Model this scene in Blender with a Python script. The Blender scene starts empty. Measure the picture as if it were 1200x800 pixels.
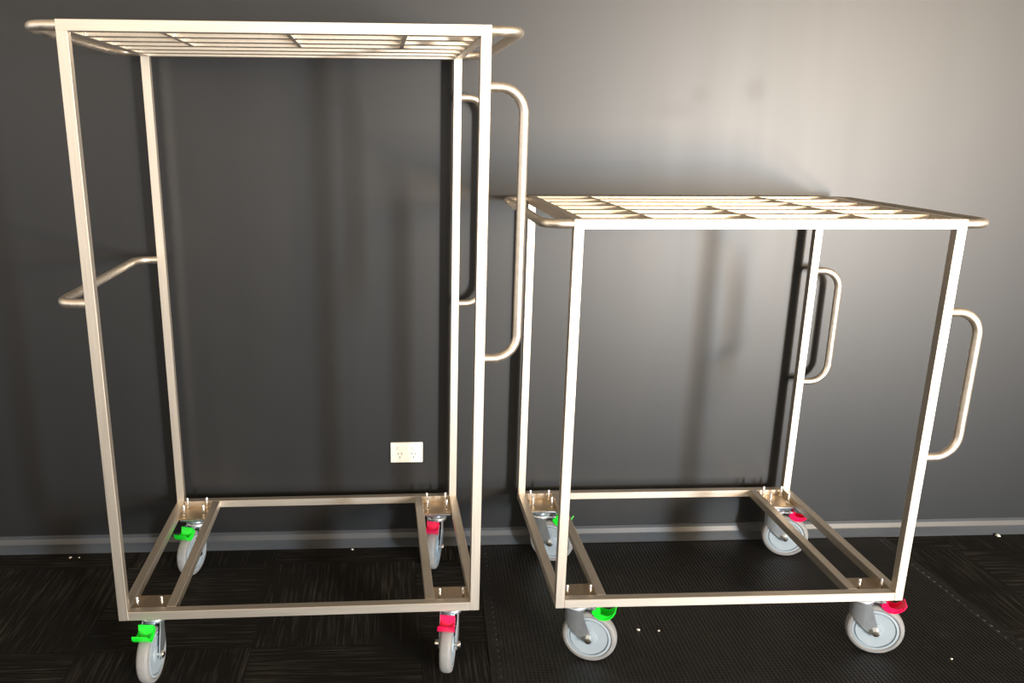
import bpy, bmesh, math, random
from mathutils import Matrix, Vector
random.seed(7)
S = 1.2536            # survey units to metres
scn = bpy.context.scene
COL = scn.collection

# ------------------------------------------------------------------ helpers
def link(o, parent=None):
    COL.objects.link(o)
    if parent is not None: o.parent = parent
    return o

def obj(name, bm, mat, parent=None, smooth=False):
    bmesh.ops.recalc_face_normals(bm, faces=bm.faces)
    me = bpy.data.meshes.new(name); bm.to_mesh(me); bm.free()
    if smooth:
        for p in me.polygons: p.use_smooth = True
        try: me.set_sharp_from_angle(angle=math.radians(38))
        except Exception: pass
    me.materials.append(mat)
    return link(bpy.data.objects.new(name, me), parent)

def empty(name, loc=(0, 0, 0), rz=0, parent=None):
    o = bpy.data.objects.new(name, None); o.empty_display_size = .05
    o.location = loc; o.rotation_euler = (0, 0, rz)
    return link(o, parent)

def tag(o, label=None, cat=None, group=None, kind=None):
    for k, v in (('label', label), ('category', cat), ('group', group), ('kind', kind)):
        if v: o[k] = v
    return o

def add_box(bm, x0, x1, y0, y1, z0, z1, bev=0.0, seg=2):
    vs = [bm.verts.new((x, y, z)) for x in (x0, x1) for y in (y0, y1) for z in (z0, z1)]
    q = [(0, 1, 3, 2), (4, 6, 7, 5), (0, 4, 5, 1), (2, 3, 7, 6), (0, 2, 6, 4), (1, 5, 7, 3)]
    fs = [bm.faces.new([vs[i] for i in f]) for f in q]
    if bev > 0:
        es = list({e for f in fs for e in f.edges})
        bmesh.ops.bevel(bm, geom=es, offset=bev, segments=seg, affect='EDGES', profile=.5)

def box(x0, x1, y0, y1, z0, z1, bev=0.0, seg=2):
    bm = bmesh.new(); add_box(bm, x0, x1, y0, y1, z0, z1, bev, seg); return bm

def add_tube(bm, pts, r, n=16, caps=True):
    pts = [Vector(p) for p in pts]
    rings = []; up = None
    for i, p in enumerate(pts):
        if i == 0: d = pts[1] - p
        elif i == len(pts) - 1: d = p - pts[-2]
        else: d = (pts[i + 1] - p).normalized() + (p - pts[i - 1]).normalized()
        d.normalize()
        if up is None:
            up = Vector((0, 0, 1)) if abs(d.z) < .9 else Vector((0, 1, 0))
        a = (up - d * up.dot(d)).normalized(); b = d.cross(a); up = a
        rings.append([bm.verts.new(p + (a * math.cos(2 * math.pi * k / n) + b * math.sin(2 * math.pi * k / n)) * r) for k in range(n)])
    for A, B in zip(rings, rings[1:]):
        for k in range(n):
            bm.faces.new((A[k], A[(k + 1) % n], B[(k + 1) % n], B[k]))
    if caps:
        bm.faces.new(rings[0][::-1]); bm.faces.new(rings[-1])

def bend(pts, rad, n=9):
    """polyline with its inner corners rounded to radius rad"""
    P = [Vector(p) for p in pts]; out = [P[0]]
    for i in range(1, len(P) - 1):
        a = (P[i - 1] - P[i]).normalized(); b = (P[i + 1] - P[i]).normalized()
        ang = a.angle(b); t = rad / math.tan(ang / 2)
        c = P[i] + (a + b).normalized() * (rad / math.sin(ang / 2))
        s = P[i] + a * t; e = P[i] + b * t
        v0 = s - c; v1 = e - c; tot = v0.angle(v1); ax = v0.cross(v1).normalized()
        for k in range(n + 1):
            out.append(c + Matrix.Rotation(tot * k / n, 3, ax) @ v0)
    out.append(P[-1]); return out

def add_lathe(bm, prof, axis='Z', n=32, c=(0, 0, 0), close=False):
    """prof: list of (radius, height along axis)"""
    rings = []; c = Vector(c)
    for r, h in prof:
        ring = []
        for k in range(n):
            a = 2 * math.pi * k / n; u = r * math.cos(a); w = r * math.sin(a)
            ring.append(bm.verts.new(c + (Vector((u, w, h)) if axis == 'Z' else Vector((u, h, w)))))
        rings.append(ring)
    pairs = list(zip(rings, rings[1:]))
    if close: pairs.append((rings[-1], rings[0]))
    for A, B in pairs:
        for k in range(n):
            bm.faces.new((A[k], A[(k + 1) % n], B[(k + 1) % n], B[k]))
    if not close:
        bm.faces.new(rings[0][::-1]); bm.faces.new(rings[-1])

def add_prism_y(bm, poly, y0, y1):
    """polygon in the xz plane, extruded along y"""
    A = [bm.verts.new((x, y0, z)) for x, z in poly]; B = [bm.verts.new((x, y1, z)) for x, z in poly]
    n = len(poly)
    bm.faces.new(A); bm.faces.new(B[::-1])
    for k in range(n): bm.faces.new((A[k], B[k], B[(k + 1) % n], A[(k + 1) % n]))

# ------------------------------------------------------------------ materials
def mat(name, col, rough=.5, metal=0.0, spec=.5):
    m = bpy.data.materials.new(name); m.use_nodes = True
    nt = m.node_tree; b = nt.nodes['Principled BSDF']
    b.inputs['Base Color'].default_value = (*col, 1); b.inputs['Roughness'].default_value = rough
    b.inputs['Metallic'].default_value = metal; b.inputs['Specular IOR Level'].default_value = spec
    return m, nt, b

def nd(nt, t, **kw):
    n = nt.nodes.new(t)
    for k, v in kw.items(): setattr(n, k, v)
    return n

def mapped(nt, scale, rot=(0, 0, 0)):
    tc = nd(nt, 'ShaderNodeTexCoord'); mp = nd(nt, 'ShaderNodeMapping')
    mp.inputs['Scale'].default_value = scale; mp.inputs['Rotation'].default_value = rot
    nt.links.new(tc.outputs['Object'], mp.inputs['Vector']); return mp.outputs['Vector']

def noise(nt, vec, scale, detail=3, rough=.5):
    n = nd(nt, 'ShaderNodeTexNoise'); n.inputs['Scale'].default_value = scale
    n.inputs['Detail'].default_value = detail; n.inputs['Roughness'].default_value = rough
    nt.links.new(vec, n.inputs['Vector']); return n.outputs['Fac']

def ramp(nt, fac, stops):
    r = nd(nt, 'ShaderNodeValToRGB'); e = r.color_ramp.elements
    while len(e) < len(stops): e.new(.5)
    for el, (p, c) in zip(e, stops):
        el.position = p; el.color = (*c, 1) if len(c) == 3 else c
    nt.links.new(fac, r.inputs['Fac']); return r.outputs['Color']

def bump(nt, b, h, strength, dist):
    bp = nd(nt, 'ShaderNodeBump'); bp.inputs['Strength'].default_value = strength
    bp.inputs['Distance'].default_value = dist
    nt.links.new(h, bp.inputs['Height']); nt.links.new(bp.outputs['Normal'], b.inputs['Normal'])

def steel(name, grain_scale, col=(.74, .67, .58), rough=.47):
    m, nt, b = mat(name, col, rough, 1.0)
    v = mapped(nt, grain_scale)
    g = noise(nt, v, 1.0, 4, .6)
    c = ramp(nt, g, [(.3, tuple(k * .9 for k in col)), (.7, tuple(min(1, k * 1.06) for k in col))])
    nt.links.new(c, b.inputs['Base Color'])
    mr = nd(nt, 'ShaderNodeMapRange'); mr.inputs['To Min'].default_value = rough - .07; mr.inputs['To Max'].default_value = rough + .09
    nt.links.new(g, mr.inputs['Value']); nt.links.new(mr.outputs['Result'], b.inputs['Roughness'])
    bump(nt, b, g, .25, .0006)
    return m
STX = steel('brushed_steel_lengthwise', (6, 700, 700))
STY = steel('brushed_steel_crosswise', (700, 6, 700))
STZ = steel('brushed_steel_upright', (700, 700, 6))
STB = steel('satin_steel_tube', (60, 60, 60), (.84, .76, .66), .42)
PLT = steel('steel_plate', (90, 90, 90), (.62, .50, .37), .45)

ZINC, nt, b = mat('zinc_plate', (.60, .66, .72), .34, .9)
nt.links.new(ramp(nt, noise(nt, mapped(nt, (1, 1, 1)), 60, 2), [(.3, (.66, .73, .80)), (.7, (.74, .81, .88))]), b.inputs['Base Color'])
BOLT, nt, b = mat('bright_bolt', (.9, .87, .82), .22, 1)
bump(nt, b, noise(nt, mapped(nt, (100, 100, 900)), 1, 2), .3, .0006)
TYRE, nt, b = mat('grey_rubber', (.30, .30, .30), .55)
nt.links.new(ramp(nt, noise(nt, mapped(nt, (1, 1, 1)), 40, 4), [(.3, (.21, .212, .215)), (.75, (.27, .265, .26))]), b.inputs['Base Color'])
HUB, nt, b = mat('pale_blue_grey_plastic', (.46, .55, .62), .42)
nt.links.new(ramp(nt, noise(nt, mapped(nt, (1, 1, 1)), 25, 3), [(.3, (.31, .37, .42)), (.75, (.35, .41, .46))]), b.inputs['Base Color'])
def plastic(name, c):
    m, nt, b = mat(name, c, .32)
    nt.links.new(ramp(nt, noise(nt, mapped(nt, (1, 1, 1)), 30, 2), [(.3, tuple(k * .93 for k in c)), (.7, c)]), b.inputs['Base Color'])
    return m
GREEN = plastic('green_plastic', (.01, .80, .03)); RED = plastic('red_plastic', (.88, .005, .09))
WHITE = plastic('white_plastic', (.86, .85, .80)); DARK = plastic('dark_slot', (.05, .05, .05))
CRUMB = plastic('white_crumb', (.8, .78, .7))

# wall paint: satin charcoal with slight roller texture, drag marks and two scuffs
WALL, nt, b = mat('charcoal_wall_paint', (.03, .03, .03), .5, 0, .54)
v = mapped(nt, (1, 1, 1))
base = ramp(nt, noise(nt, mapped(nt, (3.0, 1, .25)), 1.6, 4, .6), [(.3, (.009, .0095, .0105)), (.7, (.012, .0122, .013))])
sc = None
for cx, cz, rx, rz, amt in ((.66 * S, 1.268 * S, .045, .045, .14), (.806 * S, 1.282 * S, .055, .06, .18), (.60 * S, 1.23 * S, .10, .05, .1)):
    mp = nd(nt, 'ShaderNodeMapping', vector_type='POINT')
    mp.inputs['Location'].default_value = (-cx / rx, 0, -cz / rz); mp.inputs['Scale'].default_value = (1 / rx, 0, 1 / rz)
    tc = nd(nt, 'ShaderNodeTexCoord'); nt.links.new(tc.outputs['Object'], mp.inputs['Vector'])
    ln = nd(nt, 'ShaderNodeVectorMath', operation='LENGTH'); nt.links.new(mp.outputs['Vector'], ln.inputs[0])
    mr = nd(nt, 'ShaderNodeMapRange', interpolation_type='SMOOTHSTEP'); mr.inputs['From Min'].default_value = 1; mr.inputs['From Max'].default_value = .1
    mr.inputs['To Min'].default_value = 0; mr.inputs['To Max'].default_value = amt
    nt.links.new(ln.outputs['Value'], mr.inputs['Value'])
    if sc is None: sc = mr.outputs['Result']
    else:
        ad = nd(nt, 'ShaderNodeMath', operation='MAXIMUM'); nt.links.new(sc, ad.inputs[0]); nt.links.new(mr.outputs['Result'], ad.inputs[1]); sc = ad.outputs[0]
mx = nd(nt, 'ShaderNodeMix', data_type='RGBA'); nt.links.new(sc, mx.inputs['Factor']); nt.links.new(base, mx.inputs['A']); mx.inputs['B'].default_value = (.03, .018, .012, 1)
nt.links.new(mx.outputs['Result'], b.inputs['Base Color'])
g = noise(nt, mapped(nt, (5, 1, .4)), 2.0, 4, .6)
mr = nd(nt, 'ShaderNodeMapRange'); mr.inputs['To Min'].default_value = .41; mr.inputs['To Max'].default_value = .45
nt.links.new(g, mr.inputs['Value'])
ad = nd(nt, 'ShaderNodeMath', operation='MULTIPLY_ADD'); nt.links.new(sc, ad.inputs[0]); ad.inputs[1].default_value = .12; nt.links.new(mr.outputs['Result'], ad.inputs[2])
nt.links.new(ad.outputs[0], b.inputs['Roughness'])
bump(nt, b, noise(nt, v, 350, 2), .12, .001)

SKIRT, nt, b = mat('charcoal_gloss_paint', (.045, .048, .053), .38, 0, .5)
nt.links.new(ramp(nt, noise(nt, mapped(nt, (3, 30, 30)), 1, 3), [(.3, (.04, .043, .048)), (.7, (.055, .058, .063))]), b.inputs['Base Color'])

# carpet tiles: quarter-turned, fine pale streaks along the pile direction
CARPET, nt, b = mat('black_carpet_tile', (.01, .01, .01), .95, 0, .15)
tc = nd(nt, 'ShaderNodeTexCoord'); sp = nd(nt, 'ShaderNodeSeparateXYZ'); nt.links.new(tc.outputs['Object'], sp.inputs[0])
TL = .5
def math_(op, a, bb=None, c=None):
    n = nd(nt, 'ShaderNodeMath', operation=op)
    for i, q in enumerate((a, bb, c)):
        if q is None: continue
        if isinstance(q, (int, float)): n.inputs[i].default_value = q
        else: nt.links.new(q, n.inputs[i])
    return n.outputs[0]
tx = math_('DIVIDE', math_('ADD', sp.outputs['X'], .48 * S), TL); ty = math_('DIVIDE', math_('ADD', sp.outputs['Y'], .10 * S), TL)
par = math_('FLOORED_MODULO', math_('ADD', math_('FLOOR', tx), math_('FLOOR', ty)), 2.0)
par = math_('LESS_THAN', par, .5)
def streak(sx, sy):
    cb = nd(nt, 'ShaderNodeCombineXYZ'); nt.links.new(math_('MULTIPLY', sp.outputs['X'], sx), cb.inputs[0]); nt.links.new(math_('MULTIPLY', sp.outputs['Y'], sy), cb.inputs[1])
    return noise(nt, cb.outputs[0], 1.0, 3, .6)
a1 = streak(110, 5); a2 = streak(5, 110)
mixf = nd(nt, 'ShaderNodeMix', data_type='FLOAT'); nt.links.new(par, mixf.inputs['Factor']); nt.links.new(a1, mixf.inputs[2]); nt.links.new(a2, mixf.inputs[3])
patch = noise(nt, tc.outputs['Object'], 2.2, 3, .6)
st = math_('MULTIPLY', mixf.outputs[0], math_('MULTIPLY_ADD', patch, .9, .55))
fx = math_('ABSOLUTE', math_('SUBTRACT', math_('FRACT', tx), .5)); fy = math_('ABSOLUTE', math_('SUBTRACT', math_('FRACT', ty), .5))
seam = math_('GREATER_THAN', math_('MAXIMUM', fx, fy), .4975)
colr = ramp(nt, st, [(.48, (.008, .0078, .007)), (.68, (.030, .028, .025)), (.82, (.085, .08, .07))])
mx = nd(nt, 'ShaderNodeMix', data_type='RGBA'); nt.links.new(seam, mx.inputs['Factor']); nt.links.new(colr, mx.inputs['A']); mx.inputs['B'].default_value = (.004, .004, .004, 1)
nt.links.new(mx.outputs['Result'], b.inputs['Base Color'])
bump(nt, b, st, .5, .004)

RUB, nt, b = mat('black_rubber', (.012, .012, .012), .5, 0, .42)
v = mapped(nt, (1, 1, 1))
nt.links.new(ramp(nt, noise(nt, v, 14, 5, .65), [(.4, (.010, .010, .010)), (.62, (.015, .0145, .014)), (.82, (.04, .038, .034))]), b.inputs['Base Color'])
wv = nd(nt, 'ShaderNodeTexWave', bands_direction='Y'); wv.inputs['Scale'].default_value = 26; wv.inputs['Distortion'].default_value = .3
nt.links.new(v, wv.inputs['Vector']); bump(nt, b, wv.outputs['Fac'], .15, .002)

WORN, nt, b = mat('scuffed_rubber', (.05, .048, .044), .55, 0, .35)
nt.links.new(ramp(nt, noise(nt, mapped(nt, (1, 1, 1)), 9, 3), [(.35, (.015, .015, .014)), (.7, (.09, .085, .075))]), b.inputs['Base Color'])

# ------------------------------------------------------------------ setting
def plane_grid(x0, x1, y0, y1, z):
    return box(x0, x1, y0, y1, z - .05, z)
tag(obj('floor', plane_grid(-6, 7.5, -13, .1, 0), CARPET), kind='structure')
tag(obj('wall_back', box(-6, 7.5, 0, .12, 0, 3.0), WALL), kind='structure')
bm = bmesh.new()
prof = [(0, 0), (-.014, 0), (-.014, .037), (-.0125, .0395), (-.006, .055), (-.0055, .0655), (-.004, .067), (0, .067)]
A = [bm.verts.new((-6, y, z)) for y, z in prof]; B = [bm.verts.new((7.5, y, z)) for y, z in prof]
for k in range(len(prof)): bm.faces.new((A[k], B[k], B[(k + 1) % len(prof)], A[(k + 1) % len(prof)]))
bm.faces.new(A); bm.faces.new(B[::-1])
tag(obj('baseboard_back', bm, SKIRT), kind='structure')

# ------------------------------------------------------------------ rubber mat
MT = .0026
def xl(y): return (.104 + .050 * (y / S)) * S
def xr(y): return (1.340 - .040 * (y / S)) * S
Y0, Y1 = -.020 * S, -1.75
mat_o = empty('rubber_mat', ((xl(-1) + xr(-1)) / 2, (Y0 + Y1) / 2, 0))
tag(mat_o, 'black ribbed rubber floor mat lying under the shorter trolley', 'mat')
off = Vector(mat_o.location)
bm = bmesh.new(); BW = .034; NR = 124
def strip(bm, f0, f1, z0, z1, ya=Y0, yb=Y1):
    vs = []
    for y in (ya, yb):
        for f in (f0, f1):
            for z in (z0, z1): vs.append(bm.verts.new(Vector((f(y), y, z)) - off))
    for q in [(0, 1, 3, 2), (4, 6, 7, 5), (0, 4, 5, 1), (2, 3, 7, 6), (0, 2, 6, 4), (1, 5, 7, 3)]:
        bm.faces.new([vs[i] for i in q])
strip(bm, lambda y: xl(y) + BW, lambda y: xr(y) - BW, 0, MT * .55)
for k in range(NR):
    def fr(t): return lambda y: (xl(y) + BW) * (1 - t) + (xr(y) - BW) * t
    t0 = (k + .22) / NR; t1 = (k + .72) / NR
    strip(bm, fr(t0), fr(t1), MT * .5, MT)
obj('ribbed_surface', bm, RUB, mat_o)
for side, f, sg in (('l', xl, 1), ('r', xr, -1)):
    bm = bmesh.new()
    strip(bm, lambda y: f(y) + min(0, sg * BW), lambda y: f(y) + max(0, sg * BW), 0, MT * .6)
    for o_, w_, h_ in ((.002, .005, .9), (.016, .004, .98)):
        a_, c_ = sorted((sg * o_, sg * (o_ + w_)))
        strip(bm, lambda y: f(y) + a_, lambda y: f(y) + c_, MT * .5, MT * h_)
    obj('border', bm, RUB, mat_o)
    studs = bmesh.new()
    y = Y0 - .02
    while y > Y1 + .01:
        c = Vector((f(y) + sg * .028, y, MT * .6)) - off
        add_lathe(studs, [(.0060, -.0005), (.0055, .0007), (.003, .0010)], n=10, c=c)
        y -= .030
    obj('edge_studs', studs, WORN if side == 'r' else RUB, mat_o)

# ------------------------------------------------------------------ caster
T = .0254
PLW = .077 * S
def cu(*p): return tuple(q * S for q in p)
def caster_parts(parent, x, y, z_top, steer, pedal_mat, pedal_label):
    """steer: direction the wheel trails, degrees; z_top: underside of the frame"""
    R = .0625 * S; TRL = .036 * S; W = .027 * S
    # housing (fork and swivel head) is the part itself
    bm = bmesh.new()
    hz = z_top - .006 * S
    add_lathe(bm, [(.020 * S, -.026 * S), (.027 * S, -.024 * S), (.0285 * S, -.019 * S), (.027 * S, -.015 * S), (.023 * S, -.012 * S), (.0225 * S, -.006 * S), (.025 * S, -.004 * S), (.025 * S, 0)], n=36, c=(0, 0, hz))
    ya = .0185 * S; th = .0024 * S
    zt = hz - .020 * S
    leg = [(.008 * S, zt), (.020 * S, zt), (.024 * S, zt - .018 * S), (.0445 * S, R - .003 * S), (.043 * S, R - .010 * S), (.036 * S, R - .0125 * S), (.028 * S, R - .009 * S), (.008 * S, R + .006 * S)]
    for sg in (-1, 1):
        a, c = sorted((sg * ya, sg * (ya + th)))
        add_prism_y(bm, leg, a, c)
    # rounded leading wall joining the two legs
    n = 14; ro = ya + th; grid = []
    for k in range(n + 1):
        t = math.pi / 2 + math.pi * k / n
        cxk, cyk = math.cos(t), math.sin(t)
        low = R + (.006 + .030 * (-cxk)) * S
        grid.append([bm.verts.new((.008 * S + (.031 * S - (ro - r_)) * cxk, r_ * cyk, z_)) for r_, z_ in ((ro, zt), (ro, low), (ya, low), (ya, zt))])
    for a, c in zip(grid, grid[1:]):
        for k in range(4): bm.faces.new((a[k], a[(k + 1) % 4], c[(k + 1) % 4], c[k]))
    bm.faces.new(grid[0]); bm.faces.new(grid[-1][::-1])
    # small brake bracket
    add_box(bm, .018 * S, .046 * S, -.012 * S, .012 * S, hz - .022 * S, hz - .0165 * S, .001)
    add_box(bm, .040 * S, .052 * S, -.015 * S, -.012 * S, hz - .030 * S, hz - .012 * S, .0008)
    add_box(bm, .040 * S, .052 * S, .012 * S, .015 * S, hz - .030 * S, hz - .012 * S, .0008)
    ca = obj('caster', bm, ZINC, parent, True)
    ca.location = (x, y, 0); ca.rotation_euler = (0, 0, math.radians(steer))
    q = math.radians(-steer)
    bm = box(-.036 * S, .036 * S, -.036 * S, .036 * S, hz - .0008, z_top, .0012)
    sw = obj('swivel_plate', bm, ZINC, ca, True); sw.rotation_euler = (0, 0, q)
    h = W / 2
    # tyre
    bm = bmesh.new()
    pr = [(R * .80, -h * .80), (R * .84, -h * .98), (R * .92, -h * .95), (R * .965, -h * .78), (R * .99, -h * .48), (R, -h * .2), (R, h * .2), (R * .99, h * .48), (R * .965, h * .78), (R * .92, h * .95), (R * .84, h * .98), (R * .80, h * .80)]
    add_lathe(bm, pr, 'Y', 56, (TRL, 0, R), close=True)
    ty_ = obj('tyre', bm, TYRE, ca, True)
    # hub disc with moulded rings
    bm = bmesh.new()
    half = [(R * .805, h * .70), (R * .80, h * .90), (R * .72, h * .96), (R * .715, h * .70), (R * .685, h * .70), (R * .67, h * .92), (R * .30, h * .86), (R * .29, h * 1.02), (R * .14, h * 1.05)]
    add_lathe(bm, [(r_, -z_) for r_, z_ in half[::-1]] + half, 'Y', 56, (TRL, 0, R))
    obj('wheel_hub', bm, HUB, ca, True)
    # axle bolt, head one side and nut the other
    bm = bmesh.new()
    e = ya + th
    add_lathe(bm, [(.0035 * S, -e - .009 * S), (.0075 * S, -e - .008 * S), (.0075 * S, -e - .0005), (.004 * S, -e), (.004 * S, e), (.0085 * S, e + .0005), (.0085 * S, e + .005 * S), (.006 * S, e + .0075 * S)], 'Y', 6 * 3, (TRL, 0, R))
    obj('axle_bolt', bm, BOLT, ca, True)
    # brake pedal : hub block and dished paddle
    bm = bmesh.new()
    cl = [(.050, .158), (.053, .144), (.059, .134), (.068, .1305), (.078, .135), (.086, .143), (.091, .153)]
    dz = z_top / S - .174; wd = .0165; tk = .0032
    def ring(i):
        x0, z0 = cl[max(0, i - 1)]; x1, z1 = cl[min(len(cl) - 1, i + 1)]
        nx, nz = -(z1 - z0), (x1 - x0); l = math.hypot(nx, nz); nx /= l; nz /= l
        x_, z_ = cl[i]; w_ = wd * (1.12 if i > 2 else 1.0)
        if i == len(cl) - 1: w_ *= .9
        return [bm.verts.new(cu(x_ + s * nx * tk / 2, y_, z_ + dz + s * nz * tk / 2)) for s, y_ in ((-1, -w_), (1, -w_), (1, w_), (-1, w_))]
    rs = [ring(i) for i in range(len(cl))]
    for a, c in zip(rs, rs[1:]):
        for k in range(4): bm.faces.new((a[k], a[(k + 1) % 4], c[(k + 1) % 4], c[k]))
    bm.faces.new(rs[0]); bm.faces.new(rs[-1][::-1])
    for sg in (-1, 1):    # side cheeks
        a, c = sorted((sg * wd * .98 * S, sg * (wd - .003) * S))
        add_prism_y(bm, [cu(xx, zz + dz) for xx, zz in ((.044, .151), (.046, .134), (.058, .1275), (.070, .129), (.084, .139), (.088, .149), (.074, .140), (.060, .142))], a, c)
    add_lathe(bm, [(.0065 * S, -.0165 * S), (.0075 * S, -.0155 * S), (.0075 * S, .0155 * S), (.0065 * S, .0165 * S)], 'Y', 18, cu(.047, 0, .1440 + dz))
    for k in range(4):    # teeth under the lever
        t = math.radians(200 + 35 * k)
        add_box(bm, (.048 + .0085 * math.cos(t) - .0022) * S, (.048 + .0085 * math.cos(t) + .0022) * S, -.008 * S, .008 * S, (.144 + dz + .0085 * math.sin(t) - .0022) * S, (.144 + dz + .0085 * math.sin(t) + .0022) * S, .0005)
    p = obj('brake_pedal', bm, pedal_mat, ca, True)
    p['label'] = pedal_label
    return ca

# ------------------------------------------------------------------ trolley
def trolley(x, y, z, rot, w, d, h, label, steers, spacers, side_handles, push_handle):
    t = T; zb = .16 * S
    r = empty('shelf_trolley', (x * S, y * S, z), math.radians(rot)); tag(r, label, 'trolley')
    W, D, H = w * S / 2, d * S / 2, h * S
    bv = .0011
    for sx in (-1, 1):
        for sy in (-1, 1):
            xa, xb = sorted((sx * W, sx * (W - t))); ya, yb = sorted((sy * D, sy * (D - t)))
            obj('post', box(xa, xb, ya, yb, zb, H - .0004, bv, 1), STZ, r)
    e = .0003
    for sy in (-1, 1):
        ya, yb = sorted((sy * D, sy * (D - t)))
        obj('top_rail', box(-W + t * .0, W - t * .0, ya - (e if sy < 0 else 0), yb + (e if sy > 0 else 0), H - t, H, bv, 1), STX, r)
        obj('base_rail', box(-W + t, W - t, ya, yb, zb, zb + t, bv, 1), STX, r)
    for sx in (-1, 1):
        xa, xb = sorted((sx * W, sx * (W - t)))
        obj('top_end_rail', box(xa, xb, -D + t, D - t, H - t, H, bv, 1), STY, r)
        obj('base_end_rail', box(xa, xb, -D + t, D - t, zb, zb + t, bv, 1), STY, r)
        xa, xb = sorted((sx * (W - t - PLW), sx * (W - 2 * t - PLW)))
        obj('inner_base_rail', box(xa, xb, -D + t, D - t, zb, zb + t, bv, 1), STY, r)
    pitch = (2 * D - t) / 6
    ys = [-D + t / 2 + pitch * k for k in range(7)]
    for k in range(1, 6):
        obj('shelf_slat', box(-W + t, W - t, ys[k] - t / 2, ys[k] + t / 2, H - t, H, bv, 1), STX, r)
    for xs, gaps in spacers:
        for k in gaps:
            obj('cross_spacer', box(xs * S - .005, xs * S + .005, ys[k] + t / 2, ys[k + 1] - t / 2, H - t, H - .001, .0008, 1), STY, r)
    i = 0
    for sy in (-1, 1):
        for sx in (-1, 1):
            xa, xb = sorted((sx * (W - t), sx * (W - t - PLW))); ya, yb = sorted((sy * (D - t), sy * (D - t - PLW)))
            pl = obj('mounting_plate', box(xa, xb, ya, yb, zb, zb + .005, .0006, 1), PLT, r)
            cx, cy = (xa + xb) / 2, (ya + yb) / 2
            for bx in (-1, 1):
                for by in ((-1,) if sy < 0 else (-1, 1)):
                    bm = bmesh.new(); c = (cx + bx * .026 * S, cy + by * .024 * S, zb + .005)
                    add_lathe(bm, [(.0070, 0), (.0075, .001), (.0075, .0065), (.0065, .0075)], n=6, c=c)
                    add_lathe(bm, [(.0042, .007), (.0042, .040), (.0032, .042)], n=14, c=c)
                    obj('mounting_bolt', bm, BOLT, pl, True)
            steer = steers[i]; pm = GREEN if sx < 0 else RED
            caster_parts(r, cx, cy, zb, steer - rot, pm, 'green brake pedal' if sx < 0 else 'red brake pedal'); i += 1
    # round tube loops on both ends of the shelf
    rr = .0118
    for sx in (-1, 1):
        bm = bmesh.new(); ox = sx * (W + .060 * S - rr * .3)
        add_tube(bm, bend([(sx * (W - .002), -D + .012, H - t / 2), (ox, -D + .012, H - t / 2), (ox, D - .012, H - t / 2), (sx * (W - .002), D - .012, H - t / 2)], .048), rr)
        obj('end_loop', bm, STB, r, True)
    for sy, z0, z1, out in side_handles:
        bm = bmesh.new(); yy = sy * (D - t / 2); ox = W + out * S - rr
        add_tube(bm, bend([(W - .002, yy, z0 * S), (ox, yy, z0 * S), (ox, yy, z1 * S), (W - .002, yy, z1 * S)], .062, 12), rr)
        obj('side_handle', bm, STB, r, True)
    if push_handle:
        bm = bmesh.new(); zz = push_handle * S; ox = -(W + .054 * S)
        add_tube(bm, bend([(-W + .002, -D + t / 2, zz), (ox, -D + t / 2, zz), (ox, D - t / 2, zz), (-W + .002, D - t / 2, zz)], .045), rr)
        obj('push_handle', bm, STB, r, True)
    return r

X1, X2 = -.3485, .6088
trolley(X1, -.3326, 0, .608, .7782, .5862, 1.3651,
        'taller stainless steel slatted trolley, on carpet at the left, long upright side handles',
        (-95, -101, -107, -104),
        [(-.556 - X1, (0, 1, 2)), (-.331 - X1, (0, 1, 2)), (-.117 - X1, (0, 1, 2))],
        [(-1, .7325, 1.2575, .075), (1, .7325, 1.2555, .075)], .852)
trolley(X2, -.3317, MT, -.198, .7909, .5903, 1.0147 - MT / S,
        'shorter stainless steel slatted trolley, standing on the black ribbed mat',
        (-22, -22, -26, -20),
        [(.372 - X2, range(6)), (.585 - X2, (0, 1, 2)), (.815 - X2, range(6))],
        [(-1, .503, .822, .077), (1, .503, .815, .077)], None)

# ------------------------------------------------------------------ power outlet
ox, oz = -.1015 * S, .2935 * S
po = empty('power_outlet', (ox, 0, oz)); tag(po, 'white double wall power outlet low on the charcoal wall', 'power outlet')
obj('faceplate', box(-.0575, .0575, -.009, 0, -.038, .038, .003, 3), WHITE, po, True)
for sx in (-1, 1):
    s = obj('switch', box(sx * .027 - .007, sx * .027 + .007, -.0125, -.0088, .010, .024, .001), WHITE, po, True)
    bm = bmesh.new()
    for dx, dz, an in ((-.006, -.004, 28), (.006, -.004, -28), (0, -.017, 0)):
        n0 = len(bm.verts)
        add_box(bm, -.0011, .0011, -.0096, -.0088, -.0042, .0042)
        bm.verts.ensure_lookup_table()
        vs = bm.verts[n0:]
        bmesh.ops.rotate(bm, verts=vs, cent=(0, 0, 0), matrix=Matrix.Rotation(math.radians(an), 3, 'Y'))
        bmesh.ops.translate(bm, verts=vs, vec=(sx * .024 + dx, 0, dz))
    obj('socket_slots', bm, DARK, po)

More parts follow.
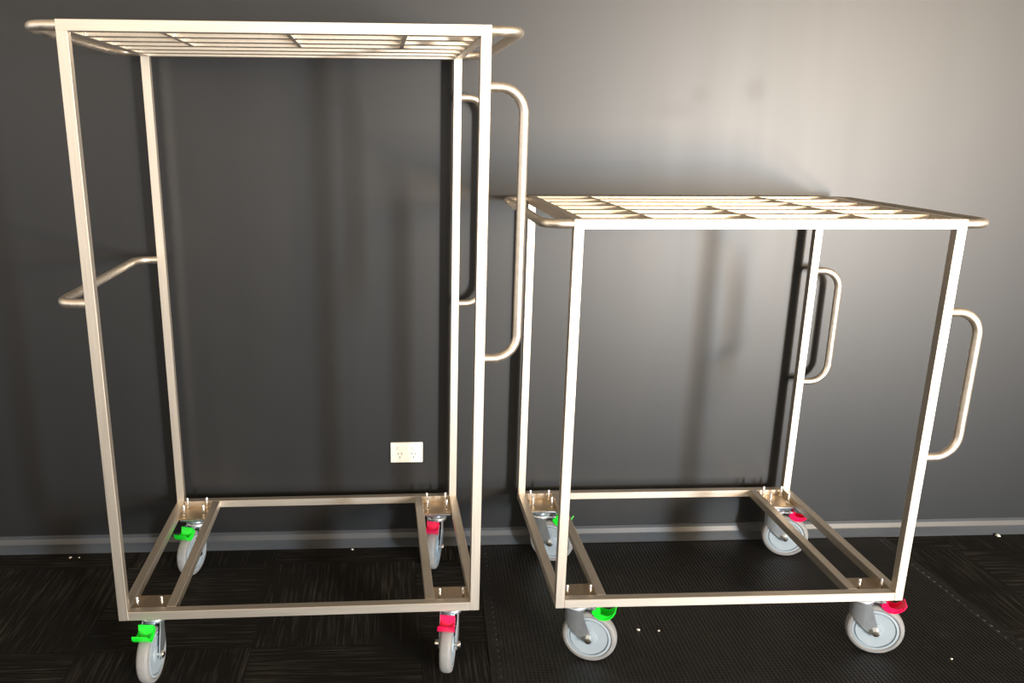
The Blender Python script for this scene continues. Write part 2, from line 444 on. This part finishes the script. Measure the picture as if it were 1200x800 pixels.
# ------------------------------------------------------------------ crumbs
def crumb(x, y, z, s, label):
    bm = bmesh.new(); bmesh.ops.create_icosphere(bm, subdivisions=2, radius=1)
    for v_ in bm.verts:
        k = 1 + random.uniform(-.25, .25)
        v_.co = Vector((v_.co.x * s * k * 1.3, v_.co.y * s * k, max(-.45, v_.co.z) * s * .8 * k))
    lo = min(v_.co.z for v_ in bm.verts)
    for v_ in bm.verts: v_.co.z -= lo
    o = obj('crumb', bm, CRUMB, None, True); o.location = (x * S, y * S, z); o.rotation_euler = (0, 0, random.uniform(0, 3))
    tag(o, label, 'crumb', 'white crumbs on the floor')
crumb(.454, -.472, MT * .9, .0045, 'larger of two white crumbs on the mat, nearer the green-pedal wheel')
crumb(.503, -.478, MT * .9, .0035, 'smaller of two white crumbs on the mat, further from the green-pedal wheel')
crumb(-1.059, -.037, 0, .0045, 'white crumb on the carpet by the wall, left of the taller trolley')
crumb(-1.034, -.037, 0, .0025, 'tiny pale speck just right of the white crumb at far left')
crumb(1.690, -.022, 0, .007, 'white flake on the carpet against the baseboard at far right')
crumb(-.261, -.022, 0, .0035, 'small pale crumb at the baseboard behind the taller trolley')
crumb(1.149, -.623, MT * .9, .0030, 'pale speck on the mat right of the red-pedal front wheel')

# ------------------------------------------------------------------ camera
c = bpy.data.cameras.new('camera'); co = link(bpy.data.objects.new('camera', c)); scn.camera = co
F = Vector((.05393824, .96061893, -.27258383)); Rr = Vector((.99849975, -.05446516, .00563885)); U = Vector((.00942954, .27247904, .96211551))
M = Matrix((Rr, U, -F)).transposed().to_4x4(); M.translation = Vector((-.15156, -2.28409, 1.18535)) * S
co.matrix_world = M
c.sensor_width = 36; c.sensor_fit = 'HORIZONTAL'; c.lens = 36 * 1002.5615 / 1200
c.shift_x = 90.8658 / 1200; c.shift_y = 32.4359 / 1200; c.clip_start = .05

# ------------------------------------------------------------------ light
def area(name, loc, size, size_y, power, col, target=None, rot=None):
    l = bpy.data.lights.new(name, 'AREA'); l.shape = 'RECTANGLE'; l.size = size; l.size_y = size_y; l.energy = power; l.color = col
    o = link(bpy.data.objects.new(name, l)); o.location = loc
    if target is not None: o.rotation_euler = (Vector(target) - Vector(loc)).to_track_quat('-Z', 'Y').to_euler()
    if rot is not None: o.rotation_euler = rot
    return o
# sunlit strip of floor by the doorway behind and right of the camera, glowing upwards
area('sunlit_doorway', (3.35 * S, -6.2 * S, .04), .50, 6.0, 3000, (1.0, .78, .56), rot=(math.pi, 0, math.radians(26)))

area('open_doorway', (4.9, -9.2, .9), .7, 1.8, 1050, (.68, .85, 1.0), target=(.9, 0, 1.0))
area('window', (4.6, -7.5, 1.8), 1.8, 1.1, 600, (1.0, .72, .43), target=(.8, 0, 1.3))
w = bpy.data.worlds.new('room_light'); scn.world = w; w.use_nodes = True
nt = w.node_tree; bg = nt.nodes['Background']
tc = nd(nt, 'ShaderNodeTexCoord'); sp = nd(nt, 'ShaderNodeSeparateXYZ'); nt.links.new(tc.outputs['Generated'], sp.inputs[0])
col = ramp(nt, sp.outputs['Z'], [(0.0, (.60, .60, .62)), (.2, (.90, .78, .60)), (.5, (.42, .33, .23)), (1, (.14, .11, .08))])
nt.links.new(col, bg.inputs['Color']); bg.inputs['Strength'].default_value = 2.15

vs = scn.view_settings
scn.display_settings.display_device = 'sRGB'
vs.view_transform = 'Standard'; vs.look = 'None'; vs.gamma = 1; vs.exposure = 0; vs.use_curve_mapping = False
